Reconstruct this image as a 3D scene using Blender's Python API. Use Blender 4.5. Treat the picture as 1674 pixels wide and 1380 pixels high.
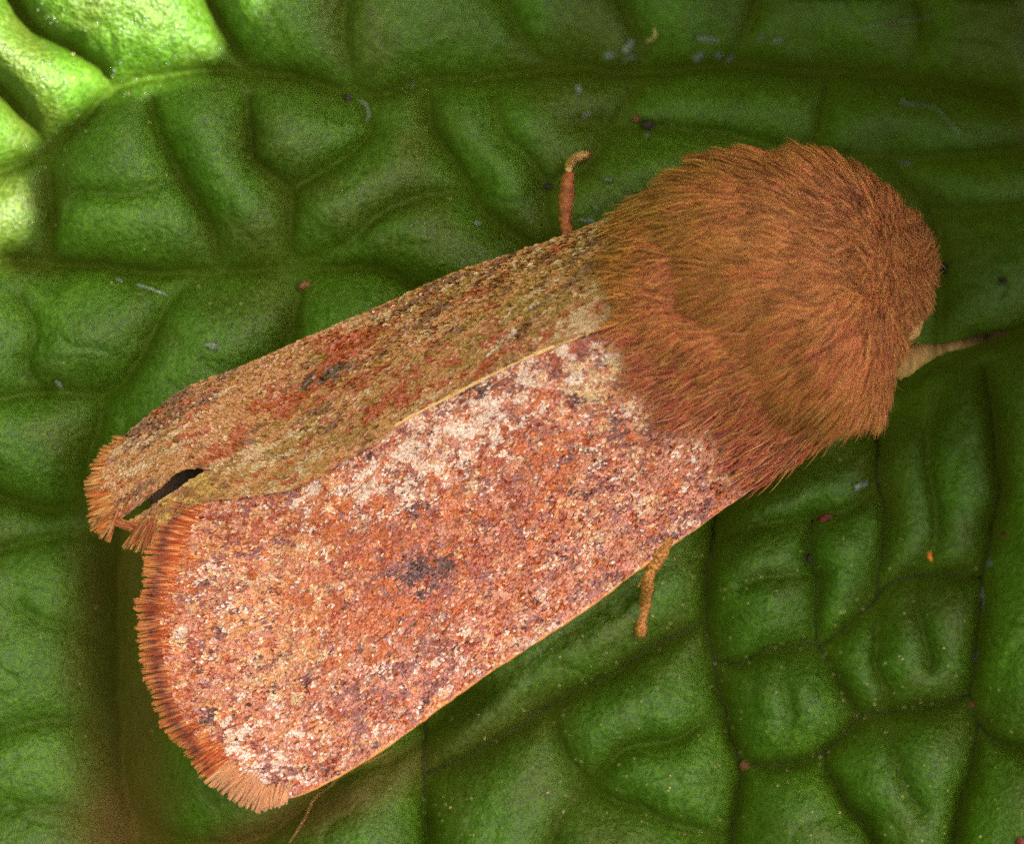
import bpy, math
import numpy as np
from mathutils import Vector

# ------------------------------------------------------------------ scene, camera, light
for o in list(bpy.data.objects):
    bpy.data.objects.remove(o)
scene = bpy.context.scene
COL = scene.collection
R = math.radians
rng = np.random.default_rng(7)

DIST = 80.0                       # one unit is one millimetre
cam_d = bpy.data.cameras.new('camera')
cam_d.sensor_width = 36.0
cam_d.lens = 36.0 * DIST / 16.74
cam_d.clip_start = 1.0
cam_d.clip_end = 5000.0
cam_d.dof.use_dof = True
cam_d.dof.focus_distance = DIST - 1.1
cam_d.dof.aperture_fstop = 0.082
cam = bpy.data.objects.new('camera', cam_d)
cam.location = (0, 0, DIST)
COL.objects.link(cam)
scene.camera = cam

SUN_AZ, SUN_EL = R(18.0), R(52.0)         # azimuth counted from +X towards +Y
S = np.array([math.cos(SUN_EL) * math.cos(SUN_AZ), math.cos(SUN_EL) * math.sin(SUN_AZ), math.sin(SUN_EL)])
world = bpy.data.worlds.new('World')
scene.world = world
world.use_nodes = True
wn = world.node_tree
bg = wn.nodes['Background']
sky = wn.nodes.new('ShaderNodeTexSky')
sky.sky_type = 'NISHITA'
sky.sun_disc = False
sky.sun_elevation = SUN_EL
sky.sun_rotation = math.pi / 2 - SUN_AZ
sky.dust_density = 6.0
sky.ozone_density = 0.0
sky.air_density = 0.7
wn.links.new(sky.outputs[0], bg.inputs[0])
bg.inputs[1].default_value = 0.05
sun_d = bpy.data.lights.new('sun', 'SUN')
sun_d.energy = 5.0
sun_d.angle = R(0.4)
sun_d.color = (1.0, 0.97, 0.84)
sun = bpy.data.objects.new('sun', sun_d)
sun.rotation_euler = Vector(S).to_track_quat('Z', 'Y').to_euler()
sun.location = Vector(S) * 120
COL.objects.link(sun)

vs = scene.view_settings
vs.view_transform = 'Standard'
vs.look = 'None'
vs.gamma = 1.0
vs.use_curve_mapping = False
vs.exposure = 2.55
vs.use_white_balance = True
vs.white_balance_temperature = 6800
vs.white_balance_tint = 22
scene.cycles.use_denoising = False
scene.cycles.max_bounces = 6

# ------------------------------------------------------------------ helpers
def P(px, py, z=0.0):
    """point of the place seen at that spot of the photograph, z above the leaf"""
    k = (DIST - np.asarray(z, float)) / DIST
    return np.stack([(np.asarray(px, float) - 837) / 100 * k, (690 - np.asarray(py, float)) / 100 * k,
                     np.broadcast_to(np.asarray(z, float), np.broadcast(np.asarray(px, float), np.asarray(z, float)).shape)], -1)

def lin(r, g, b):
    f = lambda c: (c / 255 / 12.92) if c <= 10 else ((c / 255 + 0.055) / 1.055) ** 2.4
    return np.array([f(r), f(g), f(b)])

def _hash(ix, iy, seed):
    n = (ix.astype(np.int64) * 374761393 + iy.astype(np.int64) * 668265263 + seed * 1442695041) & 0xffffffff
    n = ((n ^ (n >> 13)) * 1274126177) & 0xffffffff
    n = (n ^ (n >> 16)) & 0xffffffff
    return n / 4294967295.0

def vnoise(x, y, seed=0):
    x = np.asarray(x, float); y = np.asarray(y, float)
    ix, iy = np.floor(x), np.floor(y)
    fx, fy = x - ix, y - iy
    fx = fx * fx * (3 - 2 * fx); fy = fy * fy * (3 - 2 * fy)
    a, b = _hash(ix, iy, seed), _hash(ix + 1, iy, seed)
    c, d = _hash(ix, iy + 1, seed), _hash(ix + 1, iy + 1, seed)
    return (a * (1 - fx) + b * fx) * (1 - fy) + (c * (1 - fx) + d * fx) * fy

def fbm(x, y, seed=0, octv=3):
    s, a, t = 0, 1, 0
    for k in range(octv):
        s = s + a * vnoise(np.asarray(x) * 2 ** k + 17.3 * k, np.asarray(y) * 2 ** k - 9.1 * k, seed + 31 * k)
        t += a; a *= 0.5
    return s / t

def spline(pts, n):
    """Catmull-Rom through pts, n evenly spaced samples"""
    p = np.asarray(pts, float)
    q = np.vstack([2 * p[0] - p[1], p, 2 * p[-1] - p[-2]])
    out = []
    for i in range(1, len(q) - 2):
        t = np.linspace(0, 1, 14, endpoint=False)[:, None]
        a, b, c, d = q[i - 1], q[i], q[i + 1], q[i + 2]
        out.append(0.5 * (2 * b + (c - a) * t + (2 * a - 5 * b + 4 * c - d) * t ** 2 + (3 * b - a - 3 * c + d) * t ** 3))
    out.append(p[-1:])
    o = np.vstack(out)
    L = np.concatenate([[0], np.cumsum(np.linalg.norm(np.diff(o[:, :2], axis=0), axis=1))])
    tt = np.linspace(0, L[-1], n)
    return np.stack([np.interp(tt, L, o[:, k]) for k in range(o.shape[1])], 1)

def mesh_obj(name, verts, faces, mat, parent=None, smooth=True, col=None):
    me = bpy.data.meshes.new(name)
    verts = np.ascontiguousarray(np.asarray(verts, np.float32))
    if isinstance(faces, np.ndarray):
        k = faces.shape[1]; nf = len(faces)
        me.vertices.add(len(verts)); me.vertices.foreach_set('co', verts.ravel())
        me.loops.add(nf * k); me.loops.foreach_set('vertex_index', faces.astype(np.int32).ravel())
        me.polygons.add(nf); me.polygons.foreach_set('loop_start', np.arange(0, nf * k, k, dtype=np.int32))
        me.update(calc_edges=True); me.validate()
    else:
        me.from_pydata(verts.tolist(), [], faces); me.update()
    if smooth:
        me.polygons.foreach_set('use_smooth', np.ones(len(me.polygons), bool))
    if col is not None:
        at = me.color_attributes.new('pigment', 'FLOAT_COLOR', 'POINT')
        c = np.ones((len(verts), 4), np.float32); c[:, :3] = col
        at.data.foreach_set('color', c.ravel())
    me.materials.append(mat)
    o = bpy.data.objects.new(name, me)
    COL.objects.link(o)
    if parent is not None:
        o.parent = parent
    return o

def tag(o, label=None, cat=None, group=None, kind=None):
    if label: o['label'] = label
    if cat: o['category'] = cat
    if group: o['group'] = group
    if kind: o['kind'] = kind
    return o

def grid_faces(nu, nv, wrap=False):
    i, j = np.meshgrid(np.arange(nu - 1), np.arange(nv if wrap else nv - 1), indexing='ij')
    j2 = (j + 1) % nv
    return np.stack([i * nv + j, (i + 1) * nv + j, (i + 1) * nv + j2, i * nv + j2], -1).reshape(-1, 4)

def tube(path, rad, nseg=10, flat=1.0):
    """tube with round ends along path (N,3) with radii (N,)"""
    path = np.asarray(path, float); rad = np.broadcast_to(np.asarray(rad, float), (len(path),))
    T = np.gradient(path, axis=0); T /= np.linalg.norm(T, axis=1)[:, None] + 1e-9
    up = np.tile([0.0, 0, 1], (len(path), 1)); up[np.abs(T[:, 2]) > 0.9] = [1, 0, 0]
    sd = np.cross(T, up); sd /= np.linalg.norm(sd, axis=1)[:, None]
    nn = np.cross(sd, T)
    a = np.linspace(0, 2 * math.pi, nseg, endpoint=False)
    V = path[:, None] + rad[:, None, None] * (np.cos(a)[None, :, None] * sd[:, None] + flat * np.sin(a)[None, :, None] * nn[:, None])
    V = V.reshape(-1, 3)
    F = [tuple(f) for f in grid_faces(len(path), nseg, True)]
    n = len(path)
    F.append(tuple(range(nseg - 1, -1, -1)) if False else tuple(range(nseg)))
    F.append(tuple(range((n - 1) * nseg + nseg - 1, (n - 1) * nseg - 1, -1)))
    return V, F

def new_mat(name):
    m = bpy.data.materials.new(name)
    m.use_nodes = True
    nt = m.node_tree
    return m, nt, nt.nodes['Principled BSDF']

def N(nt, kind, **kw):
    n = nt.nodes.new(kind)
    for k, v in kw.items():
        setattr(n, k, v)
    return n

def ramp(nt, fac, stops):
    r = N(nt, 'ShaderNodeValToRGB')
    e = r.color_ramp.elements
    while len(e) < len(stops):
        e.new(0.5)
    for k, (p, c) in enumerate(stops):
        e[k].position = p; e[k].color = (*c, 1)
    nt.links.new(fac, r.inputs[0])
    return r

# ------------------------------------------------------------------ materials
def leaf_material():
    m, nt, b = new_mat('crinkled_leaf_skin')
    L = nt.links.new
    tc = N(nt, 'ShaderNodeTexCoord')
    n1 = N(nt, 'ShaderNodeTexNoise'); n1.inputs['Scale'].default_value = 0.45; n1.inputs['Detail'].default_value = 4
    n2 = N(nt, 'ShaderNodeTexNoise'); n2.inputs['Scale'].default_value = 11; n2.inputs['Detail'].default_value = 3
    n3 = N(nt, 'ShaderNodeTexVoronoi'); n3.inputs['Scale'].default_value = 15
    for n in (n1, n2, n3): L(tc.outputs['Object'], n.inputs['Vector'])
    r1 = ramp(nt, n1.outputs[0], [(0.36, (0.044, 0.086, 0.006)), (0.52, (0.034, 0.112, 0.004)), (0.66, (0.050, 0.148, 0.006))])
    r2 = ramp(nt, n2.outputs[0], [(0.3, (0.5, 0.56, 0.4)), (0.5, (1, 1, 1)), (0.70, (1.8, 1.5, 1.9))])
    mx = N(nt, 'ShaderNodeMixRGB', blend_type='MULTIPLY'); mx.inputs[0].default_value = 0.85
    L(r1.outputs[0], mx.inputs[1]); L(r2.outputs[0], mx.inputs[2])
    # crease shade painted as a dark tone along the ribs, without the waxy gloss
    at = N(nt, 'ShaderNodeAttribute', attribute_name='rib_shade')
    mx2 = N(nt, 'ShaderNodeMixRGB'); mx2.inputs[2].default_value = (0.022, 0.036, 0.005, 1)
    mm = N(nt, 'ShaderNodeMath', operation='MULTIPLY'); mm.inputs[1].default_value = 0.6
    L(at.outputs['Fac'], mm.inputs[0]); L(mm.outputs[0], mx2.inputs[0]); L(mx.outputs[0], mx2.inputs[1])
    a2 = N(nt, 'ShaderNodeAttribute', attribute_name='brown_band')  # brown tint in bands beside the fringe and below the lower wing edge
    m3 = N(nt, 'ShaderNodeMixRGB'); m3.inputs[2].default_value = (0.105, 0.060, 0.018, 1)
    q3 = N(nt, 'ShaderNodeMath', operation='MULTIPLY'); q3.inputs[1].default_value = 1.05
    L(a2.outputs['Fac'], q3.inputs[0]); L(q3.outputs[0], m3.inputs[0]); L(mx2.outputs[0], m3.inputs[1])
    L(m3.outputs[0], b.inputs['Base Color'])
    r3 = ramp(nt, n2.outputs[0], [(0.35, (0.34,) * 3), (0.7, (0.62,) * 3)])
    L(r3.outputs[0], b.inputs['Roughness'])
    mr = N(nt, 'ShaderNodeMapRange'); mr.inputs['From Max'].default_value = 0.8; mr.inputs['To Min'].default_value = 0.42; mr.inputs['To Max'].default_value = 0.05
    L(at.outputs['Fac'], mr.inputs['Value']); L(mr.outputs[0], b.inputs['Specular IOR Level'])
    ad = N(nt, 'ShaderNodeMath', operation='ADD')
    n4 = N(nt, 'ShaderNodeTexNoise'); n4.inputs['Scale'].default_value = 38; n4.inputs['Detail'].default_value = 1
    L(tc.outputs['Object'], n4.inputs['Vector'])
    v4 = N(nt, 'ShaderNodeMath', operation='MULTIPLY_ADD'); v4.inputs[1].default_value = 0.55
    L(n4.outputs[0], v4.inputs[0]); L(n2.outputs[0], v4.inputs[2])
    v1 = N(nt, 'ShaderNodeMath', operation='MULTIPLY'); v1.inputs[1].default_value = 0.5
    L(n3.outputs['Distance'], v1.inputs[0]); L(v1.outputs[0], ad.inputs[0]); L(v4.outputs[0], ad.inputs[1])
    bp = N(nt, 'ShaderNodeBump'); bp.inputs['Strength'].default_value = 0.75; bp.inputs['Distance'].default_value = 0.05
    L(ad.outputs[0], bp.inputs['Height']); L(bp.outputs[0], b.inputs['Normal'])
    tr = N(nt, 'ShaderNodeBsdfTranslucent'); tr.inputs[0].default_value = (0.20, 0.36, 0.02, 1)
    ms = N(nt, 'ShaderNodeMixShader'); ms.inputs[0].default_value = 0.12
    L(b.outputs[0], ms.inputs[1]); L(tr.outputs[0], ms.inputs[2])
    L(ms.outputs[0], nt.nodes['Material Output'].inputs[0])
    return m

def plain(name, c1, c2, scale=8.0, rough=0.6, bump=0.3, dist=0.02):
    m, nt, b = new_mat(name)
    tc = N(nt, 'ShaderNodeTexCoord')
    n = N(nt, 'ShaderNodeTexNoise'); n.inputs['Scale'].default_value = scale; n.inputs['Detail'].default_value = 4
    nt.links.new(tc.outputs['Object'], n.inputs['Vector'])
    r = ramp(nt, n.outputs[0], [(0.35, tuple(c1)), (0.65, tuple(c2))])
    nt.links.new(r.outputs[0], b.inputs['Base Color'])
    b.inputs['Roughness'].default_value = rough
    bp = N(nt, 'ShaderNodeBump'); bp.inputs['Strength'].default_value = bump; bp.inputs['Distance'].default_value = dist
    nt.links.new(n.outputs[0], bp.inputs['Height']); nt.links.new(bp.outputs[0], b.inputs['Normal'])
    return m

def pigment(name, rough=0.55, spec=0.4, sheen=0.0, transl=0.0):
    m, nt, b = new_mat(name)
    at = N(nt, 'ShaderNodeAttribute', attribute_name='pigment')
    nt.links.new(at.outputs['Color'], b.inputs['Base Color'])
    b.inputs['Roughness'].default_value = rough
    b.inputs['Specular IOR Level'].default_value = spec
    b.inputs['Sheen Weight'].default_value = sheen
    if transl:
        tr = N(nt, 'ShaderNodeBsdfTranslucent'); nt.links.new(at.outputs['Color'], tr.inputs[0])
        ms = N(nt, 'ShaderNodeMixShader'); ms.inputs[0].default_value = transl
        nt.links.new(b.outputs[0], ms.inputs[1]); nt.links.new(tr.outputs[0], ms.inputs[2])
        nt.links.new(ms.outputs[0], nt.nodes['Material Output'].inputs[0])
    return m

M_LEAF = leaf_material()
M_VEIN = plain('rib_tissue', (0.018, 0.030, 0.005), (0.034, 0.050, 0.008), 3, 0.75, 0.2, 0.02)
M_VEIN.node_tree.nodes['Principled BSDF'].inputs['Specular IOR Level'].default_value = .15
M_SCALE = pigment('wing_scale_pigment', 0.36, 0.6)
M_FRINGE = pigment('fringe_pigment', 0.6, 0.3, 0.0, 0.15)
M_FUR = pigment('fur_pigment', 0.5, 0.3, 0.0, 0.2)
M_MEMBRANE = plain('wing_membrane', lin(120, 62, 36), lin(165, 95, 60), 9, 0.6, 0.4)
M_BODY = plain('body_cuticle', lin(92, 50, 22), lin(125, 70, 32), 6, 0.8, 0.4)
M_LEG = plain('leg_scales', lin(120, 58, 20), lin(205, 140, 66), 22, 0.6, 1.0, 0.05)
M_LEG_DARK = plain('leg_scales_dark', lin(104, 48, 20), lin(160, 88, 40), 14, 0.7, 0.6, 0.03)
M_ANT = plain('antenna_scales', lin(150, 108, 58), lin(206, 162, 98), 14, 0.6, 0.8, 0.03)
M_UNDER = plain('slit_shade', lin(70, 50, 40), lin(100, 74, 56), 6, .7, .3)
M_SOIL = plain('soil', (0.05, 0.035, 0.02), (0.11, 0.08, 0.05), 0.4, 0.9, 0.6, 1.0)

# ------------------------------------------------------------------ the ground far below
g = mesh_obj('ground', [(-2000, -2000, -120), (2000, -2000, -120), (2000, 2000, -120), (-2000, 2000, -120)], [(0, 1, 2, 3)], M_SOIL)
tag(g, 'dark soil ground far below the leaf', kind='structure')

# ------------------------------------------------------------------ the big crinkled leaf
# ribs: (depth, reach, polyline in the photograph)
VEINS = [
    (1.0, .55, [(-60, 425), (0, 418), (80, 430), (160, 432), (250, 440), (345, 440), (480, 436), (600, 435), (690, 470), (800, 540)]),
    (.95, .50, [(-60, 290), (0, 268), (60, 238), (120, 190), (168, 135), (260, 112), (350, 100), (470, 112), (575, 145), (650, 128), (720, 112), (800, 108), (900, 97), (965, 90), (1040, 100), (1200, 84), (1350, 92), (1500, 102), (1690, 135)]),
    (.8, .40, [(60, 238), (70, 300), (68, 360), (62, 430)]),
    (.75, .45, [(240, 160), (250, 205), (277, 262), (308, 310), (337, 362), (345, 440)]),
    (.35, .35, [(279, 288), (217, 308), (174, 313), (110, 308), (68, 300)]),
    (.7, .35, [(398, 150), (402, 200), (406, 254), (464, 300), (470, 345), (467, 436)]),
    (.7, .40, [(464, 300), (525, 272), (580, 235), (602, 200), (575, 145)]),
    (.75, .50, [(690, 125), (703, 199), (746, 261), (772, 308), (795, 345), (850, 380), (900, 420)]),
    (.5, .40, [(800, 108), (819, 203), (862, 246), (890, 300), (900, 420)]),
    (.55, .35, [(464, 436), (570, 390), (620, 342), (700, 312), (772, 308)]),
    (.55, .5, [(810, -60), (830, 0), (870, 70), (965, 90)]),
    (.9, .35, [(320, -60), (337, 0), (362, 47), (384, 83), (395, 105)]),
    (.9, .35, [(-20, -60), (22, 10), (54, 45), (101, 70), (145, 100), (168, 135)]),
    (.9, .35, [(-60, 100), (0, 152), (55, 222), (60, 238)]),
    (.6, .4, [(345, 440), (290, 465), (272, 485), (234, 567), (200, 617), (159, 646), (60, 640), (-60, 660)]),
    (.7, .4, [(159, 646), (150, 700), (138, 743), (130, 805), (125, 826)]),
    (.4, .35, [(60, 640), (35, 590), (50, 540), (20, 480)]),
    (.7, .4, [(484, 436), (481, 467), (473, 546), (450, 590), (400, 640)]),
    (.9, .5, [(-60, 805), (0, 818), (63, 835), (125, 826), (185, 830), (300, 800)]),
    (1.0, .7, [(170, 800), (184, 850), (178, 950), (177, 1065), (184, 1272), (204, 1380), (220, 1460)]),
    (.35, .5, [(20, 990), (50, 1015), (127, 1042), (178, 1077)]),
    (.45, .5, [(-60, 1230), (10, 1195), (90, 1185), (184, 1200)]),
    (.35, .5, [(-60, 1340), (60, 1325), (140, 1345), (204, 1380)]),
    (.6, .5, [(-60, 915), (60, 885), (130, 880), (184, 900)]),
    (.75, .55, [(204, 1380), (330, 1390), (420, 1380), (490, 1330), (560, 1275), (640, 1250), (693, 1214), (760, 1130)]),
    (.85, .4, [(690, 1180), (693, 1289), (701, 1380), (705, 1460)]),
    (.8, .42, [(1153, 1023), (1100, 1052), (1060, 1071), (1019, 1100), (944, 1139), (881, 1176), (818, 1214), (755, 1251), (698, 1275)]),
    (1.0, .42, [(1290, 720), (1200, 800), (1180, 860), (1163, 930), (1161, 1011), (1173, 1092), (1185, 1152), (1201, 1212), (1217, 1252), (1213, 1313), (1201, 1380), (1195, 1460)]),
    (.6, .35, [(1187, 1165), (1133, 1204), (1089, 1220), (1032, 1226), (985, 1270), (964, 1289)]),
    (.6, .40, [(890, 1172), (906, 1185), (914, 1205), (939, 1255), (964, 1289), (1006, 1314), (1052, 1331), (1100, 1352), (1200, 1385)]),
    (.4, .35, [(964, 1289), (930, 1330), (900, 1380), (890, 1450)]),
    (.85, .33, [(1217, 1255), (1241, 1265), (1298, 1261), (1334, 1249), (1362, 1236), (1394, 1208), (1407, 1186), (1443, 1176), (1503, 1164), (1555, 1156), (1596, 1146)]),
    (.8, .33, [(1407, 1186), (1402, 1164), (1386, 1132), (1370, 1108), (1354, 1075), (1334, 1059), (1282, 1067), (1241, 1079), (1217, 1091), (1173, 1092)]),
    (.7, .33, [(1345, 1065), (1342, 1011), (1342, 951), (1330, 922), (1326, 882), (1340, 850)]),
    (.35, .25, [(1215, 960), (1260, 945), (1340, 945)]),
    (.75, .35, [(1345, 1065), (1378, 1043), (1415, 1011), (1443, 983), (1471, 959), (1503, 947), (1543, 939), (1584, 943), (1622, 951)]),
    (.55, .33, [(1440, 985), (1443, 1051), (1439, 1088), (1459, 1132), (1465, 1172)]),
    (.4, .25, [(1500, 950), (1508, 1000), (1520, 1040), (1527, 1090)]),
    (.25, .25, [(1290, 1075), (1284, 1120), (1295, 1180), (1285, 1250)]),
    (.85, .33, [(1640, 860), (1628, 930), (1620, 991), (1608, 1071), (1600, 1146), (1612, 1192), (1644, 1220), (1740, 1240)]),
    (.85, .35, [(1612, 1192), (1600, 1253), (1584, 1313), (1572, 1380), (1565, 1460)]),
    (.75, .35, [(1362, 1236), (1364, 1265), (1378, 1293), (1394, 1325), (1423, 1353), (1445, 1400)]),
    (.3, .25, [(1457, 1178), (1467, 1232), (1483, 1285), (1510, 1330)]),
    (.8, .45, [(1440, 690), (1451, 722), (1447, 782), (1459, 843), (1455, 900), (1443, 983)]),
    (.65, .40, [(1180, 885), (1250, 862), (1340, 850), (1400, 835), (1450, 795)]),
    (.8, .35, [(1630, 600), (1640, 680), (1644, 742), (1652, 803), (1640, 860)]),
    (.5, .35, [(1548, 640), (1530, 740), (1539, 850), (1537, 898), (1520, 945)]),
    (.9, .45, [(1440, 620), (1480, 630), (1560, 590), (1620, 560), (1740, 515)]),
    (.6, .55, [(950, 190), (1000, 190), (1200, 205), (1360, 238), (1560, 240), (1740, 220)]),
    (.55, .45, [(1385, 90), (1365, 160), (1350, 235)]),
    (.6, .5, [(1480, 240), (1545, 330), (1560, 400), (1555, 480), (1560, 590)]),
    (.5, .45, [(1545, 330), (1620, 335), (1740, 320)]),
    (.5, .4, [(1000, -60), (1040, 20), (1060, 100), (1010, 190), (960, 260), (890, 300)]),
    (.45, .5, [(1260, -60), (1240, 20), (1210, 84)]),
    (.45, .5, [(1520, -60), (1540, 30), (1510, 102)]),
    (.45, .5, [(560, -60), (555, 40), (575, 145)]),
]
RELIEF = 1.6
def seg_dist(X, Y, pl):
    d = np.full(X.shape, 1e9)
    for (x0, y0), (x1, y1) in zip(pl[:-1], pl[1:]):
        dx, dy = x1 - x0, y1 - y0
        t = np.clip(((X - x0) * dx + (Y - y0) * dy) / (dx * dx + dy * dy + 1e-12), 0, 1)
        d = np.minimum(d, (X - x0 - t * dx) ** 2 + (Y - y0 - t * dy) ** 2)
    return np.sqrt(d)

VPL = []
for w, s, pts in VEINS:
    q = np.array(pts, float)
    q = np.stack([(q[:, 0] - 837) / 100, (690 - q[:, 1]) / 100], 1)
    VPL.append((w, s, spline(q, max(6, len(q) * 3))))
cells = None
def leaf_z(X, Y, rib_shade=False):
    """height of the leaf at world x, y"""
    X = np.asarray(X, float); Y = np.asarray(Y, float)
    wx = X + 0.10 * (fbm(X * 1.3, Y * 1.3, 5) - .5) + 0.04 * (vnoise(X * 5, Y * 5, 9) - .5)
    wy = Y + 0.10 * (fbm(X * 1.3, Y * 1.3, 6) - .5) + 0.04 * (vnoise(X * 5, Y * 5, 10) - .5)
    h = np.ones_like(X); rb = np.zeros_like(X)
    inside = (np.abs(X) < 10.5) & (np.abs(Y) < 9)
    xi, yi = wx[inside], wy[inside]
    hi = np.ones(xi.shape); ri = np.zeros(xi.shape)
    for w, s, pl in VPL:
        x0, y0 = pl.min(0) - 2.2; x1, y1 = pl.max(0) + 2.2
        k = (xi > x0) & (xi < x1) & (yi > y0) & (yi < y1)
        if not k.any(): continue
        d = np.sqrt(seg_dist(xi[k], yi[k], pl) ** 2 + 0.025 ** 2) - 0.025
        hi[k] = hi[k] * (1 - w * np.exp(-(d / (s * .8))))
        ri[k] = np.maximum(ri[k], w * np.exp(-(d / 0.13) ** 2))
    h[inside] = hi; rb[inside] = ri
    # beyond the picture the crinkles go on as jittered cells
    out = ((np.abs(X) > 8.2) | (np.abs(Y) > 6.8))
    if out.any():
        xo, yo = wx[out] / 2.1, wy[out] / 1.8
        cx, cy = np.floor(xo), np.floor(yo)
        f1 = np.full(xo.shape, 9.0); f2 = np.full(xo.shape, 9.0)
        for i in (-1, 0, 1):
            for j in (-1, 0, 1):
                qx = cx + i + _hash(cx + i, cy + j, 71); qy = cy + j + _hash(cx + i, cy + j, 72)
                dd = np.hypot(xo - qx, yo - qy)
                f2 = np.minimum(f2, np.maximum(f1, dd)); f1 = np.minimum(f1, dd)
        ho = 1 - 0.85 * np.exp(-(f2 - f1) * 1.0 / 0.42)
        t = np.clip(np.maximum((np.abs(X[out]) - 8.5) / 1.2, (np.abs(Y[out]) - 7.1) / 1.2), 0, 1)
        h[out] = h[out] * (1 - t) + ho * t
    z = RELIEF * (h - 1)
    z += 0.16 * (fbm(X * 0.5, Y * 0.5, 3) - .5) + 0.12 * (fbm(X * 1.7, Y * 1.7, 4) - .5)
    fine = np.abs(fbm(X * 1.15 + 3, Y * 1.15, 14, 2) - .5) / .25                       # faint third order creases
    z -= 0.07 * np.exp(-fine / .22) * np.clip((h - .25) * 2, 0, 1)
    z += 0.030 * (fbm(X * 6, Y * 6, 15, 2) - .5)
    up = np.clip((X * 0.6 + Y * 1.0 - 1.0) / 8.0, 0, 1.5)      # the leaf sinks away at the head's side
    z -= 1.9 * up ** 1.3
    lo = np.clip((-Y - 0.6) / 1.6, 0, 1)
    z -= 0.75 * np.exp(-((X + 6.25) / 0.75) ** 2) * lo                 # vein hollow left of the wing tips, deepened for shade
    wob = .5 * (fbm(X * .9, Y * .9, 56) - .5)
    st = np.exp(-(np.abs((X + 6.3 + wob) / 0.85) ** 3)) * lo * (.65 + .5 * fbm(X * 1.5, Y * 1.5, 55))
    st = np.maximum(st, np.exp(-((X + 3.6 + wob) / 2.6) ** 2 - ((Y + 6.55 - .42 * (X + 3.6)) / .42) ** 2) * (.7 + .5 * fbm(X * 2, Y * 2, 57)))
    u = ((X - .2) * .848 + (Y - 0.0) * .53) / 6.6; v = (-(X - .2) * .53 + (Y + .15) * .848) / 2.45   # sag put in under the moth to shade its edges
    sd = lambda a, b: seg_dist(X, Y, np.array([[(a[0] - 837) / 100, (690 - a[1]) / 100], [(b[0] - 837) / 100, (690 - b[1]) / 100]]))
    z -= 0.85 * np.exp(-(sd((1200, 812), (1480, 672)) / .46) ** 2) + 0.40 * np.exp(-(sd((660, 1215), (1180, 852)) / .30) ** 2)  # hollows added below thorax and lower wing edge to deepen the shade
    z -= 0.50 / (1 + np.exp(((u * u) ** 2 + (v * v) ** 1.5 - 1.0) * 7))
    f = lambda u, k: k * np.maximum(u, 0) ** 2 / (np.maximum(u, 0) + 4)
    z = z + f(-X - 9.4, 3.6) + f(Y - 8.6, 2.4) + f(-Y - 8.8, 1.3) + f(X - 10.5, .15)     # unseen rims raised all round, added to block the low sky
    return (z, rb, st) if rib_shade else z

def stretch(a, b, step, far):
    core = np.arange(a, b + 1e-6, step)
    o = []; x, s = 0.0, step
    while x < far:
        s = min(s * 1.16, 1.2); x += s; o.append(x)
    o = np.array(o)
    return np.concatenate([(a - o)[::-1], core, b + o])
gx = stretch(-9.2, 9.2, 0.036, 36); gy = stretch(-7.7, 7.7, 0.036, 36)
GX, GY = np.meshgrid(gx, gy, indexing='ij')
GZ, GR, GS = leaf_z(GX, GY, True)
LV = np.stack([GX, GY, GZ], -1).reshape(-1, 3)
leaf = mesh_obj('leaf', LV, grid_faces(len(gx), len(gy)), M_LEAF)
at = leaf.data.attributes.new('rib_shade', 'FLOAT', 'POINT')
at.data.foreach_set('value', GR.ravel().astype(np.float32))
at = leaf.data.attributes.new('brown_band', 'FLOAT', 'POINT')
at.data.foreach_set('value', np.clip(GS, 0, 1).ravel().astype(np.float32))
tag(leaf, 'broad green crinkled leaf that fills the picture under the moth', 'leaf')
for w, s, pl in VPL:
    if w < 0.7 or not (pl[:, 0].mean() > -1.6 and pl[:, 1].mean() < 0.2): continue
    n = len(pl)
    q = np.stack([np.interp(np.linspace(0, n - 1, n * 8), np.arange(n), pl[:, k]) for k in (0, 1)], 1)
    # the ribs follow the same gentle wobble as the crease
    for _ in range(3):
        wx = 0.10 * (fbm(q[:, 0] * 1.3, q[:, 1] * 1.3, 5) - .5) + 0.04 * (vnoise(q[:, 0] * 5, q[:, 1] * 5, 9) - .5)
        wy = 0.10 * (fbm(q[:, 0] * 1.3, q[:, 1] * 1.3, 6) - .5) + 0.04 * (vnoise(q[:, 0] * 5, q[:, 1] * 5, 10) - .5)
    qq = q - np.stack([wx, wy], 1)
    zz = leaf_z(qq[:, 0], qq[:, 1])
    rr = (0.014 + 0.020 * w) * (0.8 + 0.5 * vnoise(q[:, 0] * 3, q[:, 1] * 3, 44))
    V, F = tube(np.column_stack([qq, zz - 0.001]), rr, 8, 0.6)
    mesh_obj('vein', V, F, M_VEIN, leaf)

# ------------------------------------------------------------------ the leaf overhead whose shade lies on the scene
rim = [(520, -160), (455, -30), (405, 70), (335, 118), (240, 128), (168, 150), (100, 205), (66, 262), (64, 350), (48, 425), (-60, 450), (-260, 520),
       (-700, 900), (-900, 1500), (-500, 2100), (300, 2400), (1200, 2450), (2100, 2200), (2700, 1500), (2900, 700), (2650, -100), (2100, -600), (1400, -700), (800, -480)]
rim = spline(rim + rim[:1], 160)[:-1]
rim3 = np.column_stack([(rim[:, 0] + 34 - 837) / 100, (690 - rim[:, 1] + 10) / 100, np.zeros(len(rim))])
hub = np.array([2.0, -1.0, 0.0])
rows = []
for k in np.linspace(0, 1, 22):
    p = hub + (rim3 - hub) * k
    t = 80 + 0.15 * (p[:, 0] - hub[0]) + 1.3 * np.abs(p[:, 1] - hub[1]) ** 0.8 * 0.5 + 1.2 * (fbm(p[:, 0] * .3, p[:, 1] * .3, 21) - .5)
    rows.append(p + S * t[:, None])
OV = np.vstack(rows)
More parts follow.
